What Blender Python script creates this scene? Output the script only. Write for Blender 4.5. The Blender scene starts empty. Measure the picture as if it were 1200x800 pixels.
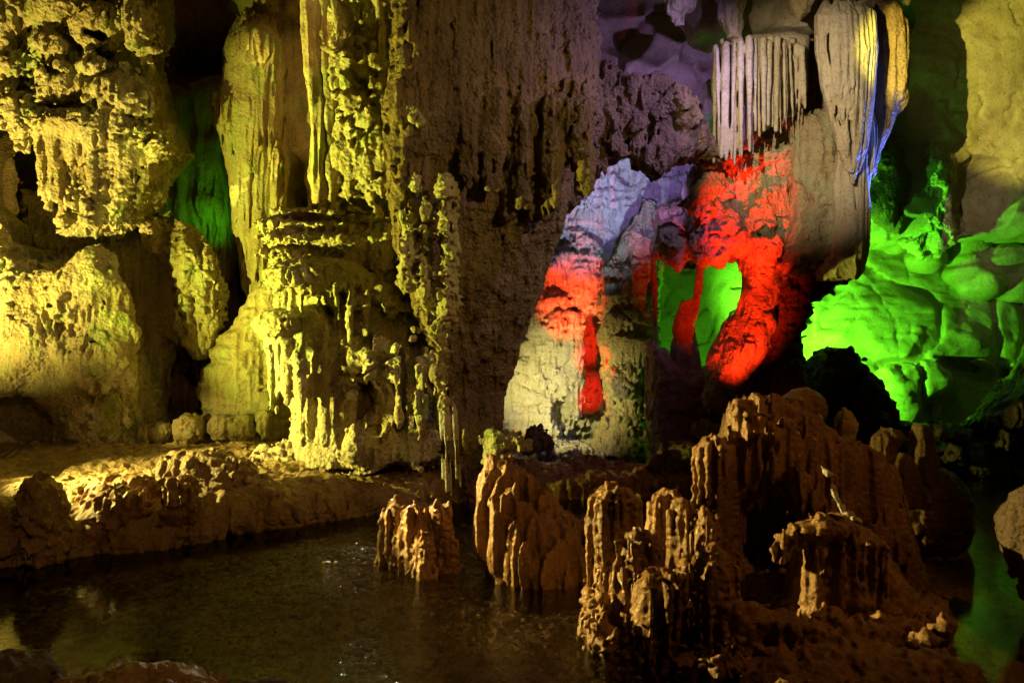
import bpy, math, random, time
import numpy as np
import openvdb as vdb

# ------------------------------------------------------------------ camera
C = bpy.context.scene
COL = C.collection
F = 933.0           # focal length in pixels of the 1200 px wide photograph
CAMZ = 2.0
cam_d = bpy.data.cameras.new("camera"); cam = bpy.data.objects.new("camera", cam_d); COL.objects.link(cam)
cam_d.sensor_width = 36; cam_d.lens = 28; cam_d.clip_end = 200; cam_d.clip_start = 0.05
cam.location = (0, 0, CAMZ); cam.rotation_euler = (math.radians(90), 0, 0)
C.camera = cam
C.view_settings.view_transform = 'Standard'; C.view_settings.look = 'None'
C.view_settings.exposure = 0.0; C.view_settings.gamma = 1
C.cycles.use_denoising = True
C.cycles.max_bounces = 6; C.cycles.diffuse_bounces = 2; C.cycles.glossy_bounces = 3
C.cycles.transmission_bounces = 4; C.cycles.transparent_max_bounces = 8
C.cycles.sample_clamp_indirect = 3.0; C.cycles.caustics_reflective = False; C.cycles.caustics_refractive = False

def P(px, py, Y):
    return ((px - 600) / F * Y, Y, CAMZ + (400 - py) / F * Y)

# ------------------------------------------------------------------ world: a trace of warm ambient fill added inside the closed cave
W = bpy.data.worlds.new("World"); C.world = W; W.use_nodes = True
bg = W.node_tree.nodes["Background"]
bg.inputs[0].default_value = (0.5, 0.35, 0.2, 1); bg.inputs[1].default_value = 0.004

# ------------------------------------------------------------------ coloured spot lamps, mostly unseen, placed to reproduce the cave's lighting
def lamp(name, loc, target, energy, color, angle=90, blend=0.6, soft=0.05):
    d = bpy.data.lights.new(name, 'SPOT'); o = bpy.data.objects.new(name, d); COL.objects.link(o)
    d.energy = energy; d.color = color; d.spot_size = math.radians(angle); d.spot_blend = blend; d.shadow_soft_size = soft
    o.location = loc
    v = [t - l for t, l in zip(target, loc)]
    import mathutils
    o.rotation_euler = mathutils.Vector(v).to_track_quat('-Z', 'Y').to_euler()
    return o
YEL = (1.0, 0.80, 0.16); LEM = (0.93, 0.95, 0.10); WARM = (1.0, 0.62, 0.22); AMB = (1.0, 0.42, 0.10)
lamp("yellow_floodlight", (-8.6, 7.9, 1.3), P(130, 130, 11.2), 3400, (1.0, 0.80, 0.14), 86, 1.0, 0.02)
lamp("lemon_floodlight", (-6.1, 7.75, 1.9), P(400, 260, 10), 3000, LEM, 90, 0.9, 0.02)
lamp("ochre_panel_fill", (-1.0, 2.0, 5.6), P(345, 110, 12.3), 900, (1.0, 0.62, 0.15), 12, 0.6, 0.04)  # added far out in front to brighten the ochre wall panel
lamp("amber_rim_floodlight", (-5.0, 7.6, 1.9), (1.4, 5.9, 0.5), 5000, (1.0, 0.74, 0.20), 27, 0.5, 0.02)
lamp("bank_floodlight", (-6.1, 8.0, 1.7), (-3.0, 8.8, 0.4), 1900, (1.0, 0.84, 0.20), 66, 0.8, 0.02)
lamp("warm_island_fill", (4.4, 3.4, 4.4), (1.7, 6.4, 0.7), 150, (1.0, 0.40, 0.08), 62, 0.9, 0.03)  # unseen warm fill, added to lift the front of the island
lamp("pool_glint_light", (-1.6, 9.15, 0.85), (-1.2, 6.8, 0.0), 60, (1.0, 0.92, 0.7), 70, 0.8, 0.012)
lamp("warm_bank_fill", (0.8, -1.5, 4.8), (-3.2, 8, 0.3), 400, (1.0, 0.50, 0.15), 46, 1.0, 0.1)  # warm fill added behind the camera for the bank and lake
lamp("column_fill_light", (4.6, 4.6, 5.6), (-0.3, 8.9, 4.0), 560, (1.0, 0.70, 0.26), 54, 1.0, 0.03)  # added so the column's dark face gets a fill of its own
lamp("boulder_row_fill", (-4.9, 9.9, 1.15), P(240, 505, 11.0), 50, YEL, 50, 0.8, 0.02)  # added to brighten the boulders that the mound shades
lamp("white_drapery_light", (0.6, 5.4, 5.0), P(940, 130, 10.5), 1400, (1.0, 0.82, 0.52), 34, 1.0, 0.02)
lamp("violet_ceiling_light", (3.3, 8.6, 6.0), P(700, 150, 10.8), 330, (0.48, 0.34, 1.0), 96, 1.0, 0.04)
lamp("violet_chamber_light", (2.0, 11.6, 3.9), P(775, 195, 14.6), 200, (0.40, 0.25, 1.0), 80, 1.0, 0.06)
lamp("cool_chamber_light", (1.0, 9.8, 0.9), P(690, 205, 14.6), 1500, (0.48, 0.60, 1.0), 31, 1.0, 0.05)
lamp("pale_pool_light", (-0.1, 12.3, 0.8), P(670, 450, 14.4), 300, (1.0, 0.86, 0.28), 80, 0.9, 0.03)
lamp("pink_chamber_light", (0.95, 11.9, 1.0), P(668, 340, 14.4), 1300, (1.0, 0.06, 0.015), 30, 1.0, 0.04)
lamp("red_streak_light", (1.5, 11.8, 0.9), P(690, 400, 14.9), 600, (1.0, 0.012, 0.004), 20, 1.0, 0.03)
lamp("red_cavity_light", (1.45, 11.8, 0.6), P(690, 460, 14.9), 600, (1.0, 0.015, 0.006), 16, 1.0, 0.03)
lamp("red_floodlight", (3.1, 9.7, 1.3), P(868, 225, 11.7), 1500, (1.0, 0.025, 0.005), 31, 0.8, 0.03)
lamp("red_foot_light", (2.95, 9.7, 1.1), P(858, 360, 11.7), 650, (1.0, 0.03, 0.006), 48, 0.8, 0.03)
lamp("blue_column_light", (6.4, 11.3, 3.4), P(1018, 170, 10.6), 1500, (0.10, 0.18, 1.0), 50, 0.6, 0.04)
lamp("green_floodlight", (4.75, 14.1, 1.6), P(1070, 330, 16.3), 1500, (0.14, 1.0, 0.02), 160, 0.6, 0.02)
lamp("green_gap_light", (3.9, 13.4, 1.2), P(810, 370, 15.8), 90, (0.10, 1.0, 0.02), 70, 0.6, 0.04)
lamp("green_recess_light", (-4.5, 12.3, 3.6), P(228, 190, 13.3), 16, (0.14, 1.0, 0.02), 120, 0.9, 0.05)
lamp("ochre_wall_light", (1.1, 5.6, 4.9), P(1250, 95, 14.3), 6500, (0.95, 0.86, 0.13), 20, 0.4, 0.015)
lamp("ochre_wash_light", (2.7, 5.2, 6.0), P(1210, 80, 14.3), 260, (0.85, 0.90, 0.18), 28, 0.9, 0.015)
lamp("green_bounce_fill", (5.3, 13.2, 3.6), P(1120, 90, 14.3), 60, (0.12, 1.0, 0.05), 120, 1.0, 0.03)  # stands in for green bounce in the shadows on the ochre wall
lamp("violet_back_fill", (2.4, 12.4, 5.0), P(745, 30, 13.6), 70, (0.50, 0.30, 1.0), 120, 1.0, 0.05)  # extra violet fill, added to lift the black ceiling lobes

# ------------------------------------------------------------------ materials
def limestone(name, pale, mid, dark, wet=0.35, streak=0.5, bump=0.6, grain=1.0, moss=0.0):
    m = bpy.data.materials.new(name); m.use_nodes = True
    nt = m.node_tree; N = nt.nodes; L = nt.links
    b = N["Principled BSDF"]
    geo = N.new("ShaderNodeNewGeometry")
    def mapping(s):
        mp = N.new("ShaderNodeMapping"); mp.inputs['Scale'].default_value = s; L.new(geo.outputs['Position'], mp.inputs[0]); return mp.outputs[0]
    def noise(vec, scale, det=5, rough=0.6):
        n = N.new("ShaderNodeTexNoise"); n.inputs['Scale'].default_value = scale; n.inputs['Detail'].default_value = det
        n.inputs['Roughness'].default_value = rough; L.new(vec, n.inputs['Vector']); return n.outputs['Fac']
    def ramp(fac, a, bb):
        r = N.new("ShaderNodeMapRange"); r.inputs['From Min'].default_value = a; r.inputs['From Max'].default_value = bb
        r.clamp = True; L.new(fac, r.inputs['Value']); return r.outputs[0]
    def mix(f, a, bb):
        x = N.new("ShaderNodeMix"); x.data_type = 'RGBA'
        if isinstance(f, float): x.inputs[0].default_value = f
        else: L.new(f, x.inputs[0])
        for s, v in ((6, a), (7, bb)):
            if isinstance(v, tuple): x.inputs[s].default_value = (*v, 1)
            else: L.new(v, x.inputs[s])
        return x.outputs[2]
    def mul(a, k):
        x = N.new("ShaderNodeMath"); x.operation = 'MULTIPLY'; L.new(a, x.inputs[0])
        if isinstance(k, float): x.inputs[1].default_value = k
        else: L.new(k, x.inputs[1])
        return x.outputs[0]
    def add(a, c):
        x = N.new("ShaderNodeMath"); x.operation = 'ADD'; L.new(a, x.inputs[0]); L.new(c, x.inputs[1]); return x.outputs[0]
    iso = mapping((1, 1, 1)); ver = mapping((1, 1, 0.12))
    big = noise(iso, 1.3, 6); med = noise(iso, 7, 6, 0.65); st = noise(ver, 9, 5, 0.6); fine = noise(iso, 32 * grain, 6, 0.7)
    c = mix(ramp(big, 0.38, 0.62), mid, pale)
    c = mix(mul(ramp(st, 0.5, 0.7), streak), c, dark)
    c = mix(mul(ramp(med, 0.52, 0.72), 0.55), c, dark)
    c = mix(mul(ramp(fine, 0.54, 0.66), 0.6), c, tuple(x * 0.4 for x in dark))
    c = mix(mul(ramp(noise(iso, 70 * grain, 3, 0.6), 0.56, 0.66), 0.35), c, tuple(min(1, x * 1.5) for x in pale))
    if moss > 0:
        c = mix(mul(ramp(noise(iso, 2.6, 6), 0.52, 0.64), moss), c, (0.16, 0.30, 0.03))
    L.new(c, b.inputs['Base Color'])
    r = N.new("ShaderNodeMapRange"); r.inputs['From Min'].default_value = 0.35; r.inputs['From Max'].default_value = 0.65
    r.inputs['To Min'].default_value = 0.75 - wet * 0.9; r.inputs['To Max'].default_value = 0.9 - wet * 0.5
    L.new(med, r.inputs['Value']); L.new(r.outputs[0], b.inputs['Roughness'])
    b.inputs['Specular IOR Level'].default_value = 0.35
    # surface relief
    flute = noise(ver, 22, 3, 0.5)
    vor = N.new("ShaderNodeTexVoronoi"); vor.inputs['Scale'].default_value = 24 * grain; L.new(iso, vor.inputs['Vector'])
    h = add(mul(fine, 0.55), add(mul(flute, 0.5), mul(vor.outputs['Distance'], 0.5)))
    h = add(h, mul(med, 1.2))
    bp = N.new("ShaderNodeBump"); bp.inputs['Strength'].default_value = bump; bp.inputs['Distance'].default_value = 0.045
    L.new(h, bp.inputs['Height']); L.new(bp.outputs[0], b.inputs['Normal'])
    return m
M_TAN = limestone("tan_limestone", (0.50, 0.43, 0.28), (0.36, 0.27, 0.13), (0.16, 0.10, 0.045), moss=0.35)
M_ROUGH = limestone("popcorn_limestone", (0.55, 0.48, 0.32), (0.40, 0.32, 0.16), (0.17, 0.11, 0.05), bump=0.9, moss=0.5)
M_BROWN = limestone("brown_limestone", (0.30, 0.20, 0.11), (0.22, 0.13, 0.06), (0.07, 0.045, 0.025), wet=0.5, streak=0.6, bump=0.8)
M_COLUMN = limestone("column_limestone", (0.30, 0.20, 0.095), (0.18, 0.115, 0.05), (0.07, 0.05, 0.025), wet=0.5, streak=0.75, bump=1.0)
M_RUST = limestone("rusty_wet_limestone", (0.34, 0.20, 0.085), (0.18, 0.095, 0.038), (0.07, 0.038, 0.018), wet=0.8, streak=0.35, bump=0.5)
M_BANK = limestone("bank_limestone", (0.34, 0.24, 0.11), (0.26, 0.17, 0.07), (0.10, 0.06, 0.025), wet=0.5, streak=0.4, bump=0.7)
M_PALE = limestone("pale_limestone", (0.62, 0.60, 0.54), (0.50, 0.46, 0.38), (0.26, 0.21, 0.13), streak=0.35, bump=0.6)
M_SMOOTH = limestone("smooth_cave_rock", (0.42, 0.36, 0.24), (0.34, 0.27, 0.16), (0.20, 0.15, 0.08), wet=0.2, streak=0.2, bump=0.22, grain=0.6)
M_DRAPE = limestone("drapery_calcite", (0.60, 0.52, 0.38), (0.50, 0.40, 0.26), (0.28, 0.2, 0.11), wet=0.4, streak=0.45, bump=0.45)
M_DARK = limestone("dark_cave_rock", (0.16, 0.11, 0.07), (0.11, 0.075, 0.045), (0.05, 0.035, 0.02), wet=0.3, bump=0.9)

HS = 0.8
# ------------------------------------------------------------------ voxel sculpting
def smoothstep(t): return t * t * (3 - 2 * t)
def grid_noise(ax, scale, seed):
    """value noise in -1..1 on the regular grid given by three axes; scale is a length per axis"""
    idx, ws = [], []
    for a, s in zip(ax, scale):
        u = a / s + 1000.37 * ((seed * 0.61803) % 1); i = np.floor(u).astype(int); f = smoothstep(u - i)
        i0 = i.min(); n = i.max() - i0 + 2
        Wm = np.zeros((len(a), n), np.float32); r = np.arange(len(a))
        Wm[r, i - i0] = 1 - f; Wm[r, i - i0 + 1] = f
        idx.append(n); ws.append(Wm)
    rng = np.random.default_rng(seed * 7919 + 13)
    L = rng.uniform(-1, 1, idx).astype(np.float32)
    t = np.tensordot(ws[2], L, (1, 2))            # z, nx, ny
    t = np.tensordot(ws[1], t, (1, 2))            # y, z, nx
    t = np.tensordot(ws[0], t, (1, 2))            # x, y, z
    return t
def fbm(ax, scale, seed, octv=3, gain=0.5, lac=2.03):
    out = 0; a = 1.0; tot = 0
    for o in range(octv):
        out = out + a * grid_noise(ax, [s / lac ** o for s in scale], seed + 31 * o); tot += a; a *= gain
    return out / tot * 1.3

def poly_sdf(X, Z, pts):
    d = np.full(X.shape, 1e9, np.float32); s = np.ones(X.shape, np.float32); n = len(pts)
    for i in range(n):
        ax_, az = pts[i]; bx, bz = pts[i - 1]
        ex, ez = bx - ax_, bz - az; wx, wz = X - ax_, Z - az
        t = np.clip((wx * ex + wz * ez) / (ex * ex + ez * ez + 1e-9), 0, 1)
        d = np.minimum(d, (wx - ex * t) ** 2 + (wz - ez * t) ** 2)
        c1 = Z >= az; c2 = Z < bz; c3 = ex * wz > ez * wx
        s = np.where((c1 & c2 & c3) | (~c1 & ~c2 & ~c3), -s, s)
    return np.sqrt(d) * s

class Rock:
    def __init__(self, h=0.025, seed=1):
        self.h = h * HS; self.seed = seed; self.ops = []; self.nz = []; self.rng = random.Random(seed)
    # every primitive: (lo, hi, fn(x,y,z broadcast) -> distance, k, sub)
    def _add(self, lo, hi, fn, k, sub): self.ops.append((np.array(lo, float), np.array(hi, float), fn, k, sub)); return self
    def ell(self, px, py, Y, rx, rz, ry=None, k=0.08, sub=False):
        c = P(px, py, Y); a = rx * Y / F; b = rz * Y / F; d = ry if ry else (a + b) / 2
        def fn(x, y, z):
            q = np.sqrt(((x - c[0]) / a) ** 2 + ((y - c[1]) / d) ** 2 + ((z - c[2]) / b) ** 2)
            return (q - 1) * min(a, b, d)
        return self._add((c[0] - a, c[1] - d, c[2] - b), (c[0] + a, c[1] + d, c[2] + b), fn, k, sub)
    def cap(self, a, b, k=0.05, sub=False):
        """tapered capsule, a and b are (px, py, Y, radius_px)"""
        A = np.array(P(*a[:3])); B = np.array(P(*b[:3])); ra = a[3] * a[2] / F; rb = b[3] * b[2] / F
        D = B - A; dd = float(D @ D) + 1e-9
        def fn(x, y, z):
            t = np.clip(((x - A[0]) * D[0] + (y - A[1]) * D[1] + (z - A[2]) * D[2]) / dd, 0, 1)
            return np.sqrt((x - A[0] - D[0] * t) ** 2 + (y - A[1] - D[1] * t) ** 2 + (z - A[2] - D[2] * t) ** 2) - (ra + (rb - ra) * t)
        r = max(ra, rb)
        return self._add(np.minimum(A, B) - r, np.maximum(A, B) + r, fn, k, sub)
    def loft(self, Y, rows, dep=None, ratio=1.0, k=0.1, sub=False, lean=0.0, pw=2.0, skew=0.0, dome=0.0):
        """stack of elliptical sections; rows are (py, px_left, px_right), dep is the greatest depth radius in metres"""
        rows = sorted(rows, key=lambda r: -r[0])
        zz = np.array([CAMZ + (400 - r[0]) / F * Y for r in rows]); cc = np.array([((r[1] + r[2]) / 2 - 600) / F * Y for r in rows])
        ww = np.array([(r[2] - r[1]) / 2 / F * Y for r in rows]); wm = ww.max(); dr = (dep / wm) if dep else ratio
        z0, z1 = zz[0], zz[-1]
        def fn(x, y, z):
            zf = z.ravel(); c = np.interp(zf, zz, cc).reshape(z.shape); w = np.maximum(np.interp(zf, zz, ww), 0.01).reshape(z.shape)
            if dome: w = np.maximum(w * np.sqrt(1 - (1 - np.clip((z1 - z) / dome, 0, 1)) ** 2), 0.01)
            yc = Y + lean * (z - z0) + skew * (x - c)
            if pw == 2.0: q = np.sqrt(((x - c) / w) ** 2 + ((y - yc) / (w * dr)) ** 2)
            else: q = (np.abs((x - c) / w) ** pw + np.abs((y - yc) / (w * dr)) ** pw) ** (1 / pw)
            d = (q - 1) * w * min(1, dr)
            return np.maximum(d, np.maximum(z - z1, z0 - z))
        yl = abs(lean) * (z1 - z0) + abs(skew) * wm
        return self._add(((cc - ww).min(), Y - wm * dr - yl, z0), ((cc + ww).max(), Y + wm * dr + yl, z1), fn, k, sub)
    def poly(self, pts, Y, t, r, k=0.1, sub=False, tilt=0.0):
        """outline (pixels at distance Y) with thickness 2t in depth and rounding r"""
        Q = [(P(p[0], p[1], Y)[0], P(p[0], p[1], Y)[2]) for p in pts]
        xs = [q[0] for q in Q]; zs = [q[1] for q in Q]; zm = (min(zs) + max(zs)) / 2
        r = min(r, t)
        def fn(x, y, z):
            X, Z = np.broadcast_arrays(x[:, :1, :] if x.ndim == 3 else x, z)
            p = poly_sdf(X.astype(np.float32), Z.astype(np.float32), Q) + r
            q = np.abs(y - Y - tilt * (z - zm)) - t + r
            return np.sqrt(np.maximum(p, 0) ** 2 + np.maximum(q, 0) ** 2) + np.minimum(np.maximum(p, q), 0) - r
        e = abs(tilt) * (max(zs) - min(zs)) / 2
        return self._add((min(xs), Y - t - e, min(zs)), (max(xs), Y + t + e, max(zs)), fn, k, sub)
    def box(self, px, py, Y, hx, hy, hz, rot, k=0.03, sub=False):
        """block turned by three angles in degrees, half sizes in metres"""
        import mathutils
        c = P(px, py, Y); R = np.array(mathutils.Euler([math.radians(a) for a in rot]).to_matrix()).T
        def fn(x, y, z):
            v = (x - c[0], y - c[1], z - c[2]); q = [np.abs(R[i, 0] * v[0] + R[i, 1] * v[1] + R[i, 2] * v[2]) - h_ for i, h_ in enumerate((hx, hy, hz))]
            return np.maximum(np.maximum(q[0], q[1]), q[2])
        e = math.sqrt(hx * hx + hy * hy + hz * hz)
        return self._add((c[0] - e, c[1] - e, c[2] - e), (c[0] + e, c[1] + e, c[2] + e), fn, k, sub)
    def crev(self, pts, Y0, Y1, r, k=0.03):
        """narrow crevice cut from depth Y0 to Y1 along a line of pixels"""
        n = max(2, int((Y1 - Y0) / (r * Y0 / F * 1.2)) + 1)
        for a, b in zip(pts, pts[1:]):
            for i in range(n):
                Y = Y0 + (Y1 - Y0) * i / (n - 1); rr = r * (1 - .5 * i / n)
                self.cap((a[0], a[1], Y, rr), (b[0], b[1], Y, rr * .8), k, True)
        return self
    def plan(self, pts, z0, z1, r, k=0.15):
        """outline in plan (x, y metres) between two heights"""
        xs = [p[0] for p in pts]; ys = [p[1] for p in pts]
        def fn(x, y, z):
            X, Y_ = np.broadcast_arrays(x, y)
            p = poly_sdf(X.astype(np.float32), Y_.astype(np.float32), pts) + r
            q = np.abs(z - (z0 + z1) / 2) - (z1 - z0) / 2 + r
            return np.sqrt(np.maximum(p, 0) ** 2 + np.maximum(q, 0) ** 2) + np.minimum(np.maximum(p, q), 0) - r
        return self._add((min(xs), min(ys), z0), (max(xs), max(ys), z1), fn, k, False)
    # texture-like groups of primitives
    def lumps(self, n, box, Y, r, squash=(0.7, 1.4), k=0.05, dy=0.15, ry=None):
        for _ in range(n):
            px = self.rng.uniform(box[0], box[2]); py = self.rng.uniform(box[1], box[3]); rr = self.rng.uniform(*r)
            self.ell(px, py, Y + self.rng.uniform(-dy, dy), rr, rr * self.rng.uniform(*squash), ry, k)
        return self
    def scallops(self, n, box, Y, r, d=(0.2, 0.5), squash=(0.7, 1.3), dy=0.1):
        """scooped hollows with crisp ridges between them"""
        for _ in range(n):
            rr = self.rng.uniform(*r)
            self.ell(self.rng.uniform(box[0], box[2]), self.rng.uniform(box[1], box[3]), Y + self.rng.uniform(-dy, dy), rr, rr * self.rng.uniform(*squash), self.rng.uniform(*d), 0.02, True)
        return self
    def drips(self, n, x0, x1, top, bot, Y, r, k=0.03, dy=0.08, taper=0.35, jit=14, bulge=0.0):
        """hanging ribs; top and bot are functions of 0..1 giving pixel rows"""
        for i in range(n):
            u = (i + self.rng.uniform(0.15, 0.85)) / n; px = x0 + (x1 - x0) * u; rr = self.rng.uniform(*r)
            yy = Y - bulge * math.sin(u * math.pi) + self.rng.uniform(-dy, dy)
            self.cap((px + self.rng.uniform(-3, 3), top(u) + self.rng.uniform(-jit, jit) * 0.4, yy, rr),
                     (px + self.rng.uniform(-3, 3), bot(u) + self.rng.uniform(-jit, jit), yy, rr * taper), k)
        return self
    def noise(self, kind, scale, amp, octv=2, mask=None):
        self.nz.append((kind, scale, amp, octv, mask)); return self
    def build(self, name, mat, parent=None, floor=None):
        h = self.h; tot = sum(abs(n[2]) for n in self.nz)
        los = [o[0] for o in self.ops if not o[4]]; his = [o[1] for o in self.ops if not o[4]]
        lo = np.min(los, axis=0) - tot - 3 * h; hi = np.max(his, axis=0) + tot + 3 * h
        if floor is not None: lo[2] = max(lo[2], floor - 3 * h)
        n = np.maximum(((hi - lo) / h).astype(int) + 2, 4)
        ax = [(lo[i] + h * np.arange(n[i])).astype(np.float32) for i in range(3)]
        D = np.full(n, 1.0, np.float32)
        for (a, b, fn, k, sub) in self.ops:
            m = k + tot + 2 * h
            s = []
            for i in range(3):
                i0 = max(0, int((a[i] - m - lo[i]) / h)); i1 = min(n[i], int((b[i] + m - lo[i]) / h) + 2); s.append(slice(i0, max(i1, i0 + 1)))
            s = tuple(s)
            x = ax[0][s[0]][:, None, None]; y = ax[1][s[1]][None, :, None]; z = ax[2][s[2]][None, None, :]
            d = fn(x, y, z).astype(np.float32); cur = D[s]; d = np.broadcast_to(d, cur.shape)
            if sub:
                e = np.maximum(k - np.abs(-d - cur), 0) / k; D[s] = np.maximum(cur, -d) + e * e * k * 0.25
            else:
                e = np.maximum(k - np.abs(d - cur), 0) / k; D[s] = np.minimum(cur, d) - e * e * k * 0.25
        sd = self.seed * 101
        for q, (kind, scale, amp, octv, mask) in enumerate(self.nz):
            sc = (scale, scale, scale) if not isinstance(scale, tuple) else scale
            v = fbm(ax, sc, sd + 997 * q, octv)
            if kind == 'ridge': v = 1 - 2.2 * np.abs(v)
            elif kind == 'billow': v = 2.2 * np.abs(v) - 0.6
            elif kind == 'crack': v = -(1 - np.clip(np.abs(v) * 14, 0, 1))
            elif kind == 'pit': v = -np.clip(v * 3 - 1.0, 0, 1)
            if mask is not None:
                mv = fbm(ax, (mask,) * 3, sd + 997 * q + 5, 1); v = v * np.clip(mv * 4 + 0.5, 0.05, 1)
            D -= amp * v
        if floor is not None: D = np.maximum(D, (floor - ax[2])[None, None, :])
        for i in range(3):
            sl = [slice(None)] * 3
            for e in (0, -1): sl[i] = e; D[tuple(sl)] = np.maximum(D[tuple(sl)], h)
        g = vdb.FloatGrid(1.0); g.copyFromArray(np.clip(D, -4 * h, 4 * h).astype(np.float32))
        pts, quads = g.convertToQuads(isovalue=0.0)
        pts = (pts * h + lo).astype(np.float32)
        return mesh_from(name, pts, quads[:, ::-1], mat, parent)

STAT = []
def mesh_from(name, pts, quads, mat, parent=None, smooth=True):
    # put the origin at the base of the piece
    o0 = np.array([(pts[:, 0].min() + pts[:, 0].max()) / 2, (pts[:, 1].min() + pts[:, 1].max()) / 2, pts[:, 2].min()], np.float32)
    base = np.array(parent['_o'] if parent is not None else (0, 0, 0), np.float32)
    v = pts - o0
    me = bpy.data.meshes.new(name); me.vertices.add(len(v)); me.vertices.foreach_set("co", v.astype(np.float32).ravel())
    k = quads.shape[1]
    me.loops.add(quads.size); me.loops.foreach_set("vertex_index", quads.astype(np.int32).ravel())
    me.polygons.add(len(quads)); me.polygons.foreach_set("loop_start", np.arange(0, quads.size, k, dtype=np.int32))
    me.polygons.foreach_set("use_smooth", np.full(len(quads), smooth))
    me.update(calc_edges=True); me.materials.append(mat)
    o = bpy.data.objects.new(name, me); COL.objects.link(o)
    o.location = tuple(float(x) for x in (o0 - base)); STAT.append((name, len(v)))
    if parent is not None: o.parent = parent
    return o
def thing(name, label, cat, loc, group=None):
    o = bpy.data.objects.new(name, None); COL.objects.link(o); o.location = loc; o.empty_display_size = 0.3
    o['label'] = label; o['category'] = cat; o['_o'] = tuple(loc)
    if group: o['group'] = group
    return o
def tag(o, label, cat, group=None):
    o['label'] = label; o['category'] = cat
    if group: o['group'] = group
    return o
T0 = time.time()
#STRUCTURE
def flow(R, s=1.0):
    return (R.noise('fbm', 0.55, 0.13 * s, 3).noise('ridge', (0.10, 0.10, 0.9), 0.045 * s, 2)
            .noise('ridge', (0.05, 0.05, 0.35), 0.018 * s, 1).noise('billow', 0.11, 0.025 * s, 2))
def popcorn(R, s=1.0):
    return (R.noise('fbm', 0.6, 0.16 * s, 3).noise('billow', (0.15, 0.15, 0.12), 0.065 * s, 2, 0.6).noise('billow', 0.06, 0.015 * s, 1)
            .noise('ridge', (0.10, 0.10, 0.6), 0.05 * s, 2, 0.5).noise('pit', (0.24, 0.24, 0.15), 0.12 * s, 1, 0.8).noise('crack', (0.5, 0.5, 0.9), 0.05 * s, 1))
def slabby(R, s=1.0):
    return R.noise('fbm', 1.6, 0.30 * s, 2).noise('ridge', (1.1, 1.1, 0.5), 0.09 * s, 2).noise('fbm', 0.3, 0.03 * s, 2).noise('crack', (1.3, 1.3, 2.0), 0.10 * s, 2).noise('ridge', (0.6, 0.6, 0.07), 0.012 * s, 2)

def sheet(name, mat, nx, ny, fn, kind='structure'):
    u = np.linspace(0, 1, nx); v = np.linspace(0, 1, ny); U, V = np.meshgrid(u, v, indexing='ij')
    p = fn(U, V).reshape(-1, 3).astype(np.float32)
    i = np.arange(nx * ny).reshape(nx, ny)
    q = np.stack([i[:-1, :-1], i[1:, :-1], i[1:, 1:], i[:-1, 1:]], -1).reshape(-1, 4)
    o = mesh_from(name, p, q, mat)
    if kind: o['kind'] = kind
    return o
def n2(U, V, s, seed):
    rng = np.random.default_rng(seed); L = rng.uniform(-1, 1, (256, 256)); a = U / s + 500; b = V / s + 500
    i = np.floor(a).astype(int); j = np.floor(b).astype(int); f = smoothstep(a - i); g = smoothstep(b - j)
    i %= 255; j %= 255
    return (L[i, j] * (1 - f) + L[i + 1, j] * f) * (1 - g) + (L[i, j + 1] * (1 - f) + L[i + 1, j + 1] * f) * g

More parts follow.
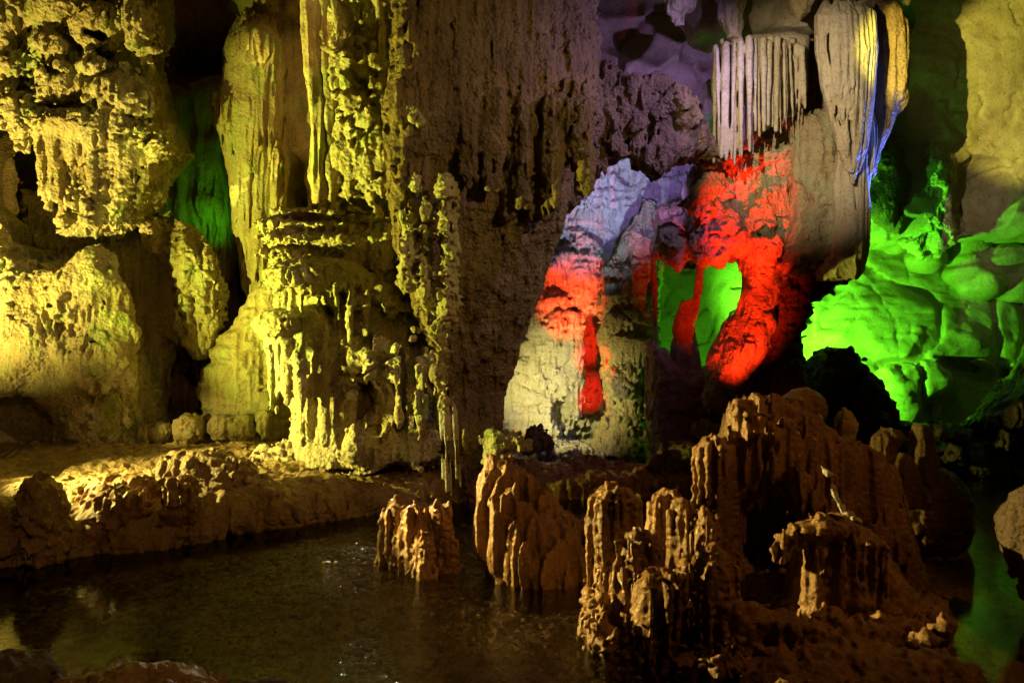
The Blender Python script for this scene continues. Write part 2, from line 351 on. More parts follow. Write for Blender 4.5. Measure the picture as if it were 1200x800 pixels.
# ------------------------------------------------------------------ the setting: lake bed, water, cave shell
def bed(U, V):
    q = 2 * U - 1; X = 6 * q + 8 * q ** 5; Y = np.interp(V, [0, .08, .85, 1], [-3, 4.0, 10.0, 21])
    sh = np.exp(-((X + 1.5) ** 2 + ((Y - 7.2) * 1.3) ** 2) / 1.6)
    Z = -0.24 + 0.165 * sh + 0.08 * (1 - sh) * n2(X, Y, 1.1, 1) + 0.04 * n2(X, Y, .35, 2) + 0.04 * np.abs(n2(X, Y, .11, 3)) + 0.035 * np.abs(n2(X, Y, .055, 4))
    return np.stack([X, Y, Z], -1)
M_BED = limestone("gravel_bed", (0.50, 0.38, 0.18), (0.38, 0.27, 0.11), (0.09, 0.06, 0.03), streak=0.1, bump=1.0, grain=0.8)
sheet("lake_bed", M_BED, 800, 620, bed)
def water_material():
    m = bpy.data.materials.new("cave_water"); m.use_nodes = True; nt = m.node_tree; N = nt.nodes; L = nt.links
    N.remove(N["Principled BSDF"]); out = N["Material Output"]
    geo = N.new("ShaderNodeNewGeometry")
    def nz(s, det, sc=(1, 1, 1)):
        mp = N.new("ShaderNodeMapping"); mp.inputs['Scale'].default_value = sc; L.new(geo.outputs['Position'], mp.inputs[0])
        n = N.new("ShaderNodeTexNoise"); n.inputs['Scale'].default_value = s; n.inputs['Detail'].default_value = det; L.new(mp.outputs[0], n.inputs['Vector']); return n.outputs['Fac']
    a = nz(24, 4, (1, 1.3, 1))
    dist = N.new("ShaderNodeVectorMath"); dist.operation = 'DISTANCE'; dist.inputs[1].default_value = (0.0, 6.6, 0); L.new(geo.outputs['Position'], dist.inputs[0])
    wob = N.new("ShaderNodeMath"); wob.operation = 'MULTIPLY_ADD'; L.new(nz(0.8, 2), wob.inputs[0]); wob.inputs[1].default_value = 1.6; L.new(dist.outputs['Value'], wob.inputs[2]); calm = wob.outputs[0]
    mr = N.new("ShaderNodeMapRange"); mr.inputs['From Min'].default_value = 3.7; mr.inputs['From Max'].default_value = 2.3; L.new(calm, mr.inputs['Value'])
    mr.inputs['To Min'].default_value = 0.03; mr.inputs['To Max'].default_value = 1.0
    mu = N.new("ShaderNodeMath"); mu.operation = 'MULTIPLY'; L.new(a, mu.inputs[0]); L.new(mr.outputs[0], mu.inputs[1])
    bp = N.new("ShaderNodeBump"); bp.inputs['Strength'].default_value = 1.0; bp.inputs['Distance'].default_value = 0.03; L.new(mu.outputs[0], bp.inputs['Height'])
    fr = N.new("ShaderNodeFresnel"); fr.inputs[0].default_value = 1.33; L.new(bp.outputs[0], fr.inputs['Normal'])
    tr = N.new("ShaderNodeBsdfTransparent"); tr.inputs[0].default_value = (0.97, 0.95, 0.84, 1)
    gl = N.new("ShaderNodeBsdfGlossy"); gl.inputs['Roughness'].default_value = 0.015; L.new(bp.outputs[0], gl.inputs['Normal'])
    mx = N.new("ShaderNodeMixShader"); L.new(fr.outputs[0], mx.inputs[0]); L.new(tr.outputs[0], mx.inputs[1]); L.new(gl.outputs[0], mx.inputs[2])
    L.new(mx.outputs[0], out.inputs['Surface'])
    return m
M_WATER = water_material()
sheet("cave_water", M_WATER, 40, 40, lambda U, V: np.stack([-14 + 28 * U, -3 + 24 * V, 0 * U], -1))
def pebbles(name, n, region, size, seed, mat):
    """loose pebbles lying on the lake bed, as one mesh"""
    import bmesh
    bm = bmesh.new(); bmesh.ops.create_icosphere(bm, subdivisions=2, radius=1)
    bv = np.array([v.co[:] for v in bm.verts]); bf = np.array([[v.index for v in f.verts] for f in bm.faces]); bm.free()
    rng = np.random.default_rng(seed); vs, fs = [], []
    for i in range(n):
        x = rng.uniform(region[0], region[2]); y = rng.uniform(region[1], region[3]); s = rng.uniform(*size) * rng.uniform(.5, 1)
        sh = math.exp(-((x + 1.5) ** 2 + ((y - 7.2) * 1.3) ** 2) / 1.6)
        if sh < .25 and rng.random() < .4: continue
        z = -0.20 + 0.165 * sh + rng.uniform(0, .02)
        a = rng.uniform(0, 6.28); q = bv * np.array([s * rng.uniform(.8, 1.6), s * rng.uniform(.7, 1.2), s * rng.uniform(.45, .8)]) * (1 + .18 * np.sin(bv[:, [1, 2, 0]] * rng.uniform(2, 4) + rng.uniform(0, 6)))
        q = np.stack([q[:, 0] * math.cos(a) - q[:, 1] * math.sin(a) + x, q[:, 0] * math.sin(a) + q[:, 1] * math.cos(a) + y, q[:, 2] + z], -1)
        vs.append(q); fs.append(bf + len(vs) * 42 - 42)
    return mesh_from(name, np.concatenate(vs).astype(np.float32), np.concatenate(fs), mat)
M_PEB = limestone("wet_pebble", (0.45, 0.35, 0.20), (0.28, 0.20, 0.10), (0.10, 0.07, 0.035), wet=0.8, streak=0.1, bump=0.3)
o = pebbles("lake_pebbles", 6500, (-4.2, 4.4, 1.0, 9.4), (0.018, 0.05), 77, M_PEB); o['kind'] = 'stuff'
def ceil_(U, V):
    X = -15 + 31 * U; Y = -5 + 27 * V
    Z = 8.8 + 0.10 * Y + 0.7 * n2(X, Y, 3.1, 7) + .3 * n2(X, Y, 1.1, 8) + .12 * n2(X, Y, .4, 9)
    return np.stack([X, Y, Z], -1)
sheet("cave_ceiling", M_BROWN, 200, 180, ceil_)
def ring(U, V):      # side and back walls of the chamber
    A = 2 * math.pi * U; X = 0.6 + (13.0 + 0 * A) * np.sign(np.cos(A)) * np.abs(np.cos(A)) ** .6; Y = 8.0 + 12.4 * np.sign(np.sin(A)) * np.abs(np.sin(A)) ** .6
    Z = -0.8 + 12.6 * V
    w = 0.8 * n2(10 * np.cos(A) + 3, 10 * np.sin(A) + Z * .6, 2.6, 11) + .3 * n2(30 * U, Z * .6, .8, 12) + .1 * n2(60 * U, Z, .6, 13)
    k = 1 + w * 0.06
    return np.stack([0.6 + (X - 0.6) * k, 8 + (Y - 8) * k, Z], -1)
sheet("cave_wall", M_BROWN, 500, 140, ring)

# ------------------------------------------------------------------ far chamber on the right: lit green
def structure(o): o['kind'] = 'structure'; return o
r = Rock(0.05, 3)
r.poly([(905, 480), (905, 400), (925, 402), (945, 370), (965, 330), (1000, 240), (1030, 225), (1060, 250), (1100, 262), (1150, 258), (1230, 245), (1260, 430), (1150, 480), (1060, 520), (905, 540)], 16.6, 1.2, 0.5, tilt=0.25)
r.poly([(960, 395), (1000, 340), (1050, 330), (1110, 350), (1150, 390), (1150, 440), (1090, 430), (1060, 440), (1000, 420)], 15.7, .5, 0.45, tilt=0.3)
r.poly([(1030, 300), (1120, 320), (1240, 370), (1240, 440), (1150, 440), (1080, 400)], 15.9, .5, 0.4, tilt=0.4)
r.poly([(1020, 430), (1085, 420), (1110, 450), (1075, 470), (1070, 520), (1035, 520), (1030, 480)], 15.2, .5, 0.3, tilt=-0.1)
for (x, y, hx, hz, a, b, c) in ((975, 330, .7, 1.2, -22, 6, 18), (1030, 360, 1.0, .9, -30, -10, -12), (1090, 350, 1.1, .8, -38, 8, 10), (1150, 370, 1.1, .8, -34, -6, -14), (1210, 380, 1.0, .9, -30, 10, 8),
        (1000, 430, .9, .6, -15, 12, 22), (1060, 420, .9, .6, -26, -14, -8), (1120, 420, .9, .5, -20, 8, 16), (950, 420, .6, .7, -8, -6, 30), (1045, 275, .8, .5, -12, 20, -20), (1170, 320, .9, .4, -44, 4, 0), (1065, 470, .7, .6, 4, -8, 14), (1050, 500, .5, .6, 12, 6, -10)):
    r.box(x, y, 15.75 + .003 * (500 - y), hx, .35, hz, (a * .5, b * .4, c * .7))
r.noise('fbm', 1.6, .10, 2).noise('fbm', .3, .03, 2).noise('ridge', (.7, .7, .25), .02, 3).noise('crack', (1.5, 1.5, 2.4), .12, 2).noise('crack', (.5, .5, .9), .03, 2).noise('ridge', (.6, .6, .07), .012, 2)
tag(r.build("rock_slab", M_SMOOTH), "broad cracked rock slab glowing bright green in the far chamber", "rock slab")
r = Rock(0.05, 4)     # boulders along the top of the slab
for (x, y, a, b) in ((1048, 285, 24, 20), (1085, 300, 30, 24), (1130, 290, 34, 30), (1170, 305, 40, 26), (1150, 330, 30, 18), (1200, 325, 40, 30), (1125, 320, 26, 16)):
    r.ell(x, y, 15.4, a, b, .5, k=.06)
slabby(r, .5)
tag(r.build("boulder_pile", M_SMOOTH), "rounded green lit rock lobes along the top of the bright green slab", "boulders")
r = Rock(0.05, 5)     # green wall seen through the windows of the red rock
r.poly([(730, 290), (890, 290), (890, 490), (730, 490)], 16.0, .4, .3)
r.poly([(740, 365), (800, 355), (850, 400), (820, 470), (745, 470)], 15.7, .35, .3, tilt=.2)
r.noise('fbm', 1.2, .12, 2).noise('crack', (.7, .7, .7), .10, 2).noise('fbm', .25, .02, 2)
tag(r.build("rock_wall", M_SMOOTH), "smooth green lit rock wall seen through the two gaps in the red rock", "rock wall")
# ochre wall above
r = Rock(0.05, 6)
r.poly([(985, -60), (1300, -60), (1300, 360), (1235, 345), (1190, 290), (1140, 290), (1100, 290), (1000, 290), (985, 200)], 15.4, 1.4, .5)
r.ell(1150, 228, 14.0, 42, 44, .5, k=.03, sub=True)
r.noise('fbm', 1.8, .16, 2).noise('fbm', .3, .03, 2).noise('ridge', (.8, .8, .3), .03, 2).noise('crack', (.9, .9, .7), .05, 3)
tag(r.build("scalloped_wall", M_SMOOTH), "smooth ochre cave wall at the top corner, striped by broad shadows of the draped column", "cave wall")
r = Rock(0.04, 7)
r.loft(14.3, [(172, 1070, 1100), (190, 1064, 1112), (240, 1060, 1116), (285, 1066, 1112), (300, 1080, 1100)], dep=.5)
popcorn(r, .9)
tag(r.build("flowstone_curtain", M_ROUGH), "rough bright green flowstone curtain standing above the green slab", "flowstone")
r = Rock(0.04, 8)
r.ell(1034, 212, 14.0, 30, 50, .35).ell(1048, 250, 14.2, 22, 26, .3).ell(1030, 170, 14.3, 24, 30, .3)
r.noise('fbm', .5, .12, 3).noise('billow', .12, .02, 2)
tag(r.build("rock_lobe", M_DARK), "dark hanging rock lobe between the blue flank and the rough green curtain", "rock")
r = Rock(0.03, 9)     # unlit rock in front of the green slab
r.poly([(940, 530), (942, 446), (950, 436), (950, 422), (966, 412), (980, 409), (992, 416), (1004, 418), (1010, 436), (1024, 446), (1030, 462), (1038, 470), (1042, 505), (1046, 540)], 13.2, .4, .06).ell(1080, 522, 13.0, 50, 22)
for (x, y, c) in ((960, 450, 20), (985, 430, -10), (1005, 460, 30), (1020, 490, -25), (965, 490, 10), (1060, 520, 20)): r.box(x, y, 12.95, .22, .3, .28, (c, c * 1.3, c))
r.noise('fbm', .4, .09, 3).noise('billow', .12, .03, 2).noise('crack', .4, .05, 2)
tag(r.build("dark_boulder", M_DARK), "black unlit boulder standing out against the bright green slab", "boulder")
r = Rock(0.03, 10)    # dark slope at right
r.poly([(1090, 500), (1130, 494), (1162, 470), (1190, 442), (1208, 415), (1300, 350), (1300, 560), (1125, 560), (1085, 550)], 12.3, .4, .2)
r.ell(1140, 512, 11.9, 22, 9, .5, sub=True).ell(1190, 512, 11.9, 26, 10, .5, sub=True).ell(1095, 530, 11.9, 30, 12, .4).lumps(12, (1110, 500, 1230, 550), 11.9, (8, 16), dy=.1)
popcorn(r, .8)
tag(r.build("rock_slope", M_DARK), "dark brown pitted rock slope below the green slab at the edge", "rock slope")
r = Rock(0.025, 11)
r.ell(1246, 628, 5.6, 58, 62, .5).ell(1284, 700, 5.4, 70, 50, .5)
flow(r, .5)
tag(r.build("shore_rock", M_DARK, floor=-.3), "dark wet rock at the edge of the green reflecting pool", "rock")

# ------------------------------------------------------------------ middle chamber
r = Rock(0.032, 20)
r.poly([(560, 120), (860, 120), (850, 280), (768, 290), (764, 535), (560, 535)], 15.8, .8, .3).poly([(720, 150), (850, 150), (840, 265), (750, 266)], 15.1, .4, .3)
r.poly([(590, 180), (700, 170), (735, 240), (725, 330), (600, 340)], 15.1, .4, .35, tilt=-.12)
for b in ((700, 215, 15.0, .5, .15, .35, (10, 20, 25)), (640, 260, 15.0, .45, .15, .4, (-8, -20, -15)), (690, 265, 14.95, .35, .15, .35, (12, 10, 40)), (800, 190, 14.9, .5, .2, .3, (20, -15, -20)), (755, 185, 14.9, .4, .2, .2, (10, 15, 15)), (725, 240, 14.9, .3, .15, .3, (-10, 25, 10)), (790, 235, 14.8, .35, .15, .3, (10, -25, -15))):
    r.box(*b, k=.1)
r.ell(672, 335, 14.75, 40, 44, .5, k=.15).ell(628, 345, 14.75, 26, 32, .45, k=.15).ell(640, 378, 14.65, 38, 18, .35).ell(694, 318, 14.7, 16, 32, .35)
r.lumps(14, (612, 300, 700, 385), 14.35, (6, 16), dy=.1, k=.06)
r.poly([(575, 400), (676, 392), (678, 470), (664, 505), (575, 515)], 14.65, .45, .1)
r.ell(662, 486, 14.3, 15, 25, .5, sub=True, k=.05)
r.ell(640, 524, 14.5, 60, 8, .5).ell(710, 526, 14.4, 50, 10, .4)
r.noise('fbm', .6, .10, 3).noise('billow', .13, .03, 2, .6).noise('ridge', (.10, .10, .7), .045, 2).noise('ridge', (.5, .5, .15), .03, 2).noise('crack', (.6, .6, .8), .05, 2)
tag(r.build("chamber_wall", M_PALE, floor=-.3), "pale bluish white rock face with a pinkish lower half behind the pool", "rock face")
r = Rock(0.028, 21)
r.loft(14.1, [(236, 756, 768), (262, 744, 767), (288, 722, 766), (318, 704, 766), (350, 702, 765), (390, 706, 765), (430, 707, 763), (480, 707, 759), (512, 698, 759), (530, 684, 761)], dep=.42)
r.ell(757, 268, 13.75, 7, 18, .35, sub=True, k=.04).ell(726, 300, 13.8, 17, 18, .22, sub=True, k=.05)
for b in ((725, 340, 13.75, .3, .12, .12, (10, 5, 20)), (735, 372, 13.7, .35, .12, .1, (-15, 5, 10)), (740, 410, 13.72, .3, .1, .2, (5, 8, -20)), (728, 450, 13.7, .22, .1, .25, (0, 5, 15))): r.box(*b)
r.noise('fbm', .5, .08, 3).noise('billow', .12, .045, 2, .6).noise('ridge', (.09, .09, .5), .03, 2, .5).noise('crack', (.5, .5, .4), .05, 1)
tag(r.build("stone_pillar", M_ROUGH, floor=-.3), "craggy yellowish stone pillar standing beside the pale chamber wall", "pillar")
r = Rock(0.035, 22)
r.lumps(10, (770, 240, 800, 300), 12.6, (6, 12), dy=.08).poly([(766, 240), (850, 230), (850, 300), (820, 318), (764, 300)], 12.9, .3, .2).poly([(762, 400), (800, 430), (880, 430), (900, 545), (762, 545)], 12.6, .4, .3)
r.noise('fbm', .7, .13, 3).noise('billow', .15, .03, 2)
t = thing("dusky_rock_wall", "dusky purple rock rising between the pillar and the green gaps", "rock wall", P(800, 545, 12.7))
r.build("wall_body", M_BROWN, t)
r = Rock(0.02, 122)
r.loft(12.5, [(352, 799, 806), (372, 790, 813), (400, 785, 817), (440, 779, 823), (475, 770, 828)], dep=.2).cap((766, 300, 12.6, 2.5), (769, 440, 12.6, 4)).cap((824, 300, 12.4, 5), (813, 372, 12.5, 3.5))
r.noise('fbm', .4, .035, 3).noise('ridge', (.08, .08, .5), .015, 1)
r.build("strand", M_BROWN, t)
# purple rock rising between the pillar and the green gaps", "rock wall")
# red rock
r = Rock(0.028, 23)
r.poly([(808, 215), (818, 190), (850, 172), (880, 160), (905, 150), (928, 160), (935, 200), (922, 235), (905, 262), (882, 282), (868, 306), (848, 300), (822, 306), (806, 280)], 11.9, .55, .35)
r.ell(787, 290, 11.9, 17, 27, .3).ell(830, 290, 11.7, 24, 20, .35)
r.loft(11.6, [(285, 866, 915), (330, 872, 912), (370, 862, 905), (410, 844, 892), (440, 830, 872), (462, 826, 856), (480, 832, 846)], dep=.4)
r.ell(868, 225, 11.35, 22, 26, .12, sub=True)
for (x, y, c) in ((830, 230, 20), (880, 180, -15), (915, 200, 25), (850, 280, -20), (905, 250, 10)): r.box(x, y, 11.55, .26, .2, .32, (c, c * 1.2, c))
r.noise('fbm', .45, .13, 3).noise('ridge', (.15, .15, .5), .025, 2).noise('billow', .09, .02, 2).noise('crack', .4, .04, 2)
tag(r.build("craggy_red_rock", M_ROUGH), "craggy rock lit vivid red under the ribbed stone curtain", "rock")
r = Rock(0.03, 24)
r.poly([(880, 275), (930, 268), (1000, 290), (990, 322), (966, 335), (950, 352), (930, 392), (928, 418), (938, 445), (945, 500), (880, 510), (884, 400)], 12.1, .45, .3)
popcorn(r, .8)
tag(r.build("dark_pedestal", M_DARK), "dark rough rock pedestal below the tall draped column", "rock")

# ceiling and arch over the middle chamber
r = Rock(0.045, 25)
r.poly([(600, -80), (1010, -80), (1010, 60), (850, 130), (830, 150), (700, 160), (600, 150)], 14.0, .8, .3)
for (x, y, a, b, d) in ((705, 30, 45, 60, .5), (745, 20, 30, 50, .4), (780, 55, 35, 40, .5), (735, 75, 30, 30, .3), (880, 60, 80, 80, .5)):
    r.ell(x, y, 13.4, a, b, d, k=.04)
r.ell(800, 92, 12.8, 38, 36, .9, sub=True, k=.04).ell(822, 88, 12.6, 16, 42, .8, sub=True, k=.04)
r.scallops(22, (690, -20, 960, 140), 12.9, (16, 46), (.2, .5))
r.noise('fbm', 1.2, .15, 2).noise('fbm', .25, .02, 2).noise('crack', 1.1, .06, 2)
structure(r.build("cave_ceiling_lobes", M_SMOOTH))
r = Rock(0.028, 26)
r.poly([(640, 80), (700, 98), (720, 112), (760, 128), (790, 128), (812, 142), (830, 165), (840, 190), (812, 186), (770, 172), (735, 178), (706, 196), (688, 216), (668, 245), (640, 250)], 11.0, .5, .3)
r.lumps(26, (680, 120, 820, 190), 10.5, (7, 18), dy=.12, k=.06).drips(9, 690, 800, lambda u: 130, lambda u: 205 - 30 * math.sin(u * 2.4), 10.5, (4, 7), k=.05, dy=.1, jit=12)
r.ell(735, 110, 10.6, 18, 22, .25).ell(712, 95, 10.7, 14, 22, .2).ell(775, 138, 10.6, 16, 14, .25).ell(760, 105, 10.8, 26, 14, .2)
r.drips(12, 655, 800, lambda u: 100 + 40 * u, lambda u: 165, 10.48, (5, 9), k=.06, dy=.08, taper=.6, jit=16)
r.noise('fbm', .35, .07, 3).noise('ridge', (.09, .09, .5), .04, 2).noise('billow', .1, .025, 2)
tag(r.build("rock_arch", M_COLUMN), "violet shaded rock arch spanning from the giant column towards the red rock", "rock arch")
# top right ceiling pieces
for i, (lab, rows, Y) in enumerate((
    ("small yellow lit rock knob hanging from the ceiling above the arch", [(-25, 776, 832), (0, 778, 818), (18, 780, 812), (34, 788, 806)], 10.6),
    ("forked yellow lit rock stub hanging above the ribbed curtain", [(-25, 830, 880), (0, 836, 872), (18, 842, 868), (32, 850, 866), (42, 856, 864)], 10.6),
    ("small cream rock stub at the shoulder of the draped column", [(-20, 925, 960), (0, 926, 952), (16, 928, 948), (30, 932, 940)], 10.3))):
    r = Rock(0.022, 40 + i); r.loft(Y, rows, dep=.22); r.noise('fbm', .3, .08, 3).noise('ridge', (.08, .08, .4), .02, 1)
    tag(r.build("hanging_rock", M_TAN), lab, "rock knob", "rock knobs hanging from the ceiling")
r = Rock(0.03, 45)
r.poly([(760, -60), (1060, -60), (1056, 8), (1030, 16), (960, 22), (945, 40), (880, 42), (835, 52), (815, 40), (800, 8)], 11.4, .5, .2)
r.noise('fbm', .8, .18, 3).noise('ridge', (.5, .5, .3), .05, 1)
tag(r.build("ceiling_ledge", M_SMOOTH), "overhanging ceiling ledge that carries the ribbed curtain and draped column", "ledge")

# ribbed curtain
r = Rock(0.035, 38)
r.poly([(900, 20), (1020, 20), (1020, 170), (915, 170)], 11.85, .25, .15)
r.noise('fbm', .5, .1, 3).noise('ridge', (.15, .15, .8), .03, 2)
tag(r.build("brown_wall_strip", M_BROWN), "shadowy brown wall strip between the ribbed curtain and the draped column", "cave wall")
r = Rock(0.018, 46)
r.poly([(836, 70), (845, 54), (880, 44), (925, 42), (944, 48), (944, 110), (838, 110)], 11.08, .3, .2)
def cb(u): return np.interp(u, [0, .14, .3, .42, .5, .6, .8, .86, 1], [188, 190, 192, 176, 156, 150, 152, 142, 134])
r.poly([(838, 90), (942, 90), (940, 135), (900, 145), (880, 175), (842, 178)], 11.12, .1, .05).drips(24, 833, 943, lambda u: 58 - 10 * math.sin(u * 3.1), cb, 10.75, (2.2, 4.6), k=.02, dy=.09, taper=.45, jit=9, bulge=.22)
r.drips(22, 836, 942, lambda u: 70, lambda u: cb(u) - 14, 10.93, (2.6, 3.6), k=.01, dy=.05, taper=.6, jit=9, bulge=.2)
r.noise('fbm', .3, .015, 2)
r.lumps(40, (840, 48, 942, 68), 10.72, (2, 4), k=.02, dy=.08)
tag(r.build("ribbed_curtain", M_DRAPE), "ribbed pale stone curtain of hanging pipes above the red rock", "stone curtain")
# draped column
t = thing("draped_column", "tall cream column with folded drapery tapering to a point and blue lit flank", "column", P(1000, 330, 10.4))
r = Rock(0.018, 47)
DR = [(4, 965, 1015), (20, 957, 1024), (60, 957, 1027), (100, 963, 1024), (140, 973, 1020), (175, 983, 1014), (200, 992, 1007), (216, 997, 1001)]
r.loft(10.45, DR, dep=.34, dome=.2)
def dbot(u): return np.interp(u, [0, .2, .45, .6, .8, 1], [100, 160, 205, 214, 180, 110])
for i in range(15):
    u = (i + .5 + r.rng.uniform(-.25, .25)) / 15; rad = r.rng.uniform(2.2, 4.4); last = None
    for (py, a, b) in DR[:r.rng.choice((5, 6, 7, 7))]:
        w = (b - a) / 70; q = (a + (b - a) * u + r.rng.uniform(-1, 1), py, 10.44 - .37 * w * math.sin(math.acos(1 - 2 * u)), rad * (.5 + .5 * w))
        if last: r.cap(last, q, k=.015)
        last = q
r.noise('ridge', (.05, .05, 1.2), .01, 1).noise('fbm', .4, .015, 2)
r.build("drapery", M_DRAPE, t)
r = Rock(0.02, 48)
r.loft(10.75, [(60, 1000, 1020), (140, 992, 1022), (200, 982, 1022), (260, 980, 1018), (300, 974, 1016), (318, 960, 1010), (326, 960, 1004)], dep=.3)
r.noise('fbm', .5, .05, 2).noise('ridge', (.1, .1, 2.0), .035, 2)
r.build("shaft", M_DRAPE, t)
r = Rock(0.028, 49)
r.poly([(1012, 6), (1040, 12), (1056, 34), (1060, 80), (1058, 118), (1044, 142), (1028, 172), (1018, 210), (1008, 205), (1008, 60)], 11.1, .35, .25)
r.noise('fbm', .5, .08, 3).noise('ridge', (.12, .12, .8), .03, 2)
r.build("shoulder", M_BROWN, t)
r = Rock(0.025, 50)
r.poly([(918, 140), (960, 132), (985, 140), (990, 285), (1000, 300), (990, 322), (930, 318), (918, 290), (930, 240), (932, 190)], 11.3, .4, .3)
r.ell(962, 300, 11.0, 30, 14, .3).ell(935, 310, 11.1, 22, 14, .3)
r.noise('fbm', .6, .09, 3).noise('ridge', (.2, .2, 1.0), .02, 2).noise('billow', .12, .02, 1)
tag(r.build("ochre_block", M_TAN), "blocky ochre rock between the red rock and the draped column", "rock block")

# ------------------------------------------------------------------ giant column in the middle
t = thing("giant_column", "giant brown column from floor to ceiling with a yellow lit flowstone side", "column", P(540, 600, 9.4))
r = Rock(0.026, 60)
r.loft(10.15, [(-60, 479, 698), (0, 479, 696), (60, 479, 694), (100, 480, 696), (140, 480, 698), (180, 480, 686), (220, 480, 664), (260, 481, 660), (300, 482, 646), (340, 486, 632), (380, 502, 612), (420, 518, 600), (460, 530, 586), (500, 534, 584), (540, 533, 572), (580, 528, 566), (640, 522, 560)], dep=1.25, pw=8, skew=0.55)
r.drips(9, 640, 700, lambda u: -20, lambda u: 86 - 10 * u, 9.8, (5, 9), k=.05, dy=.15, taper=.4, jit=8, bulge=.1)
r.drips(8, 540, 590, lambda u: 110, lambda u: 200, 8.86, (4, 7), k=.06, dy=.03, taper=.4, jit=30)
r.drips(12, 590, 690, lambda u: 120, lambda u: 250 - 60 * u, 9.15, (5, 9), k=.07, dy=.2, taper=.4, jit=30, bulge=-.1)
r.lumps(26, (600, 90, 690, 150), 9.4, (8, 18), dy=.2, k=.06)
r.noise('fbm', .7, .08, 3).noise('ridge', (.13, .13, 1.4), .035, 2).noise('ridge', (.06, .06, .35), .022, 2).noise('billow', .10, .022, 2)
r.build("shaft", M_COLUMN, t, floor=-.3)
r = Rock(0.022, 61)   # lit side of the column
r.loft(9.95, [(-60, 392, 470), (0, 392, 468), (80, 396, 470), (160, 398, 466), (220, 396, 462), (260, 392, 470), (330, 392, 480), (400, 394, 505), (470, 388, 520), (540, 380, 525)], dep=.55)
r.lumps(26, (400, -20, 452, 140), 9.55, (4, 11), dy=.15, k=.04).lumps(10, (410, 140, 450, 300), 9.55, (6, 16), dy=.1, k=.06).lumps(36, (400, 330, 500, 470), 9.5, (5, 12), dy=.15, k=.04)
r.drips(6, 398, 452, lambda u: -30, lambda u: 230, 9.48, (3, 5), k=.04, dy=.05, taper=.8, jit=20)
r.crev([(402, 120), (404, 165)], 9.3, 9.9, 5).crev([(424, 262), (426, 330)], 9.3, 9.8, 3).crev([(396, 20), (399, 60)], 9.3, 9.8, 4).crev([(430, 395), (428, 470)], 9.2, 9.8, 4).crev([(468, 420), (470, 500)], 9.1, 9.8, 5)
r.drips(7, 395, 452, lambda u: 180, lambda u: 250, 9.5, (3, 6), dy=.1)
r.drips(6, 440, 458, lambda u: 250, lambda u: 340, 9.45, (2.5, 4.5), dy=.05)
r.drips(14, 400, 515, lambda u: 400 + 20 * u, lambda u: 510, 9.42, (4, 8), k=.04, dy=.12, taper=.4, jit=26)
popcorn(r, .8)
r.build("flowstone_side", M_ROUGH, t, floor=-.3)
r = Rock(0.022, 62)   # cascade of rounded shelves
r.ell(366, 252, 9.6, 32, 8, .34, k=.03).ell(356, 267, 9.55, 42, 9, .38, k=.03).ell(362, 283, 9.5, 42, 10, .40, k=.03).ell(345, 300, 9.55, 34, 9, .36, k=.03)
r.ell(372, 326, 9.38, 58, 22, .55, k=.05).ell(344, 380, 9.45, 40, 20, .48, k=.05).ell(426, 290, 9.75, 34, 34, .35).ell(402, 352, 9.5, 28, 12, .4, k=.04)
r.loft(9.95, [(250, 330, 430), (300, 324, 430), (360, 322, 430), (420, 328, 430), (480, 338, 430), (545, 340, 440)], dep=.40)
r.drips(11, 318, 428, lambda u: 328, lambda u: 372 + 22 * math.sin(7 * u + 1), 9.3, (3.5, 6.5), k=.04, dy=.06, taper=.45, jit=14, bulge=.28)
r.drips(8, 320, 345, lambda u: 272, lambda u: 300, 9.42, (2, 4), k=.03, dy=.06, taper=.5, jit=8, bulge=.1)
r.drips(7, 308, 384, lambda u: 384, lambda u: 460 + 20 * math.sin(5 * u), 9.34, (4, 7), k=.04, dy=.08, taper=.6, jit=22, bulge=.2)
r.drips(5, 345, 420, lambda u: 440, lambda u: 525, 9.5, (7, 11), k=.06, dy=.1, taper=.9, jit=20, bulge=.1)
r.crev([(386, 362), (390, 392)], 9.0, 9.7, 6).crev([(402, 345), (400, 372)], 9.0, 9.7, 4).crev([(368, 470), (366, 510)], 9.0, 9.7, 5)
r.noise('fbm', .5, .045, 3).noise('ridge', (.07, .07, .3), .02, 2, .5).noise('billow', .08, .012, 2)
r.build("shelf_cascade", M_ROUGH, t, floor=-.3)
for i, (x0, x1, r0, r1, y1) in enumerate(((357, 379, 9, 9.5, 246), (373, 391, 4.5, 7, 246), (388, 398, 4, 5, 120), (444, 448, 3.5, 4, 220))):
    r = Rock(0.018, 63 + i)
    n = 7
    for j in range(n):
        a = j / n; b = (j + 1) / n; ya = -40 + (y1 + 40) * a; yb = -40 + (y1 + 40) * b
        w = math.sin(j * 1.7 + i) * 1.8; w2 = math.sin((j + 1) * 1.7 + i) * 1.8
        r.cap((x0 + (x1 - x0) * a ** .8 + w, ya, 9.55, r0), (x0 + (x1 - x0) * b ** .8 + w2, yb, 9.55, r1 if j > 3 else r0), k=.05)
    r.noise('fbm', .35, .035, 2).noise('ridge', (.07, .07, .7), .018, 1)
    r.build("slender_pillar", M_TAN, t)
r = Rock(0.018, 68)   # lit knobs on the dark face
for (x, y1, y2, w) in ((478, 262, 330, 9), (500, 252, 345, 7), (524, 258, 360, 11), (525, 220, 226, 9), (487, 212, 216, 5), (486, 135, 138, 6), (513, 400, 440, 5), (519, 396, 470, 4)):
    n = max(2, int((y2 - y1) / 14))
    Yf = 8.36
    for j in range(n): r.ell(x + r.rng.uniform(-2, 2), y1 + (y2 - y1) * j / max(1, n - 1), Yf, w * r.rng.uniform(.7, 1.1), w * r.rng.uniform(.8, 1.6), .22, k=.05)
r.noise('billow', .08, .03, 2).noise('fbm', .25, .05, 2)
r.build("knob_cluster", M_TAN, t)
r = Rock(0.018, 69)
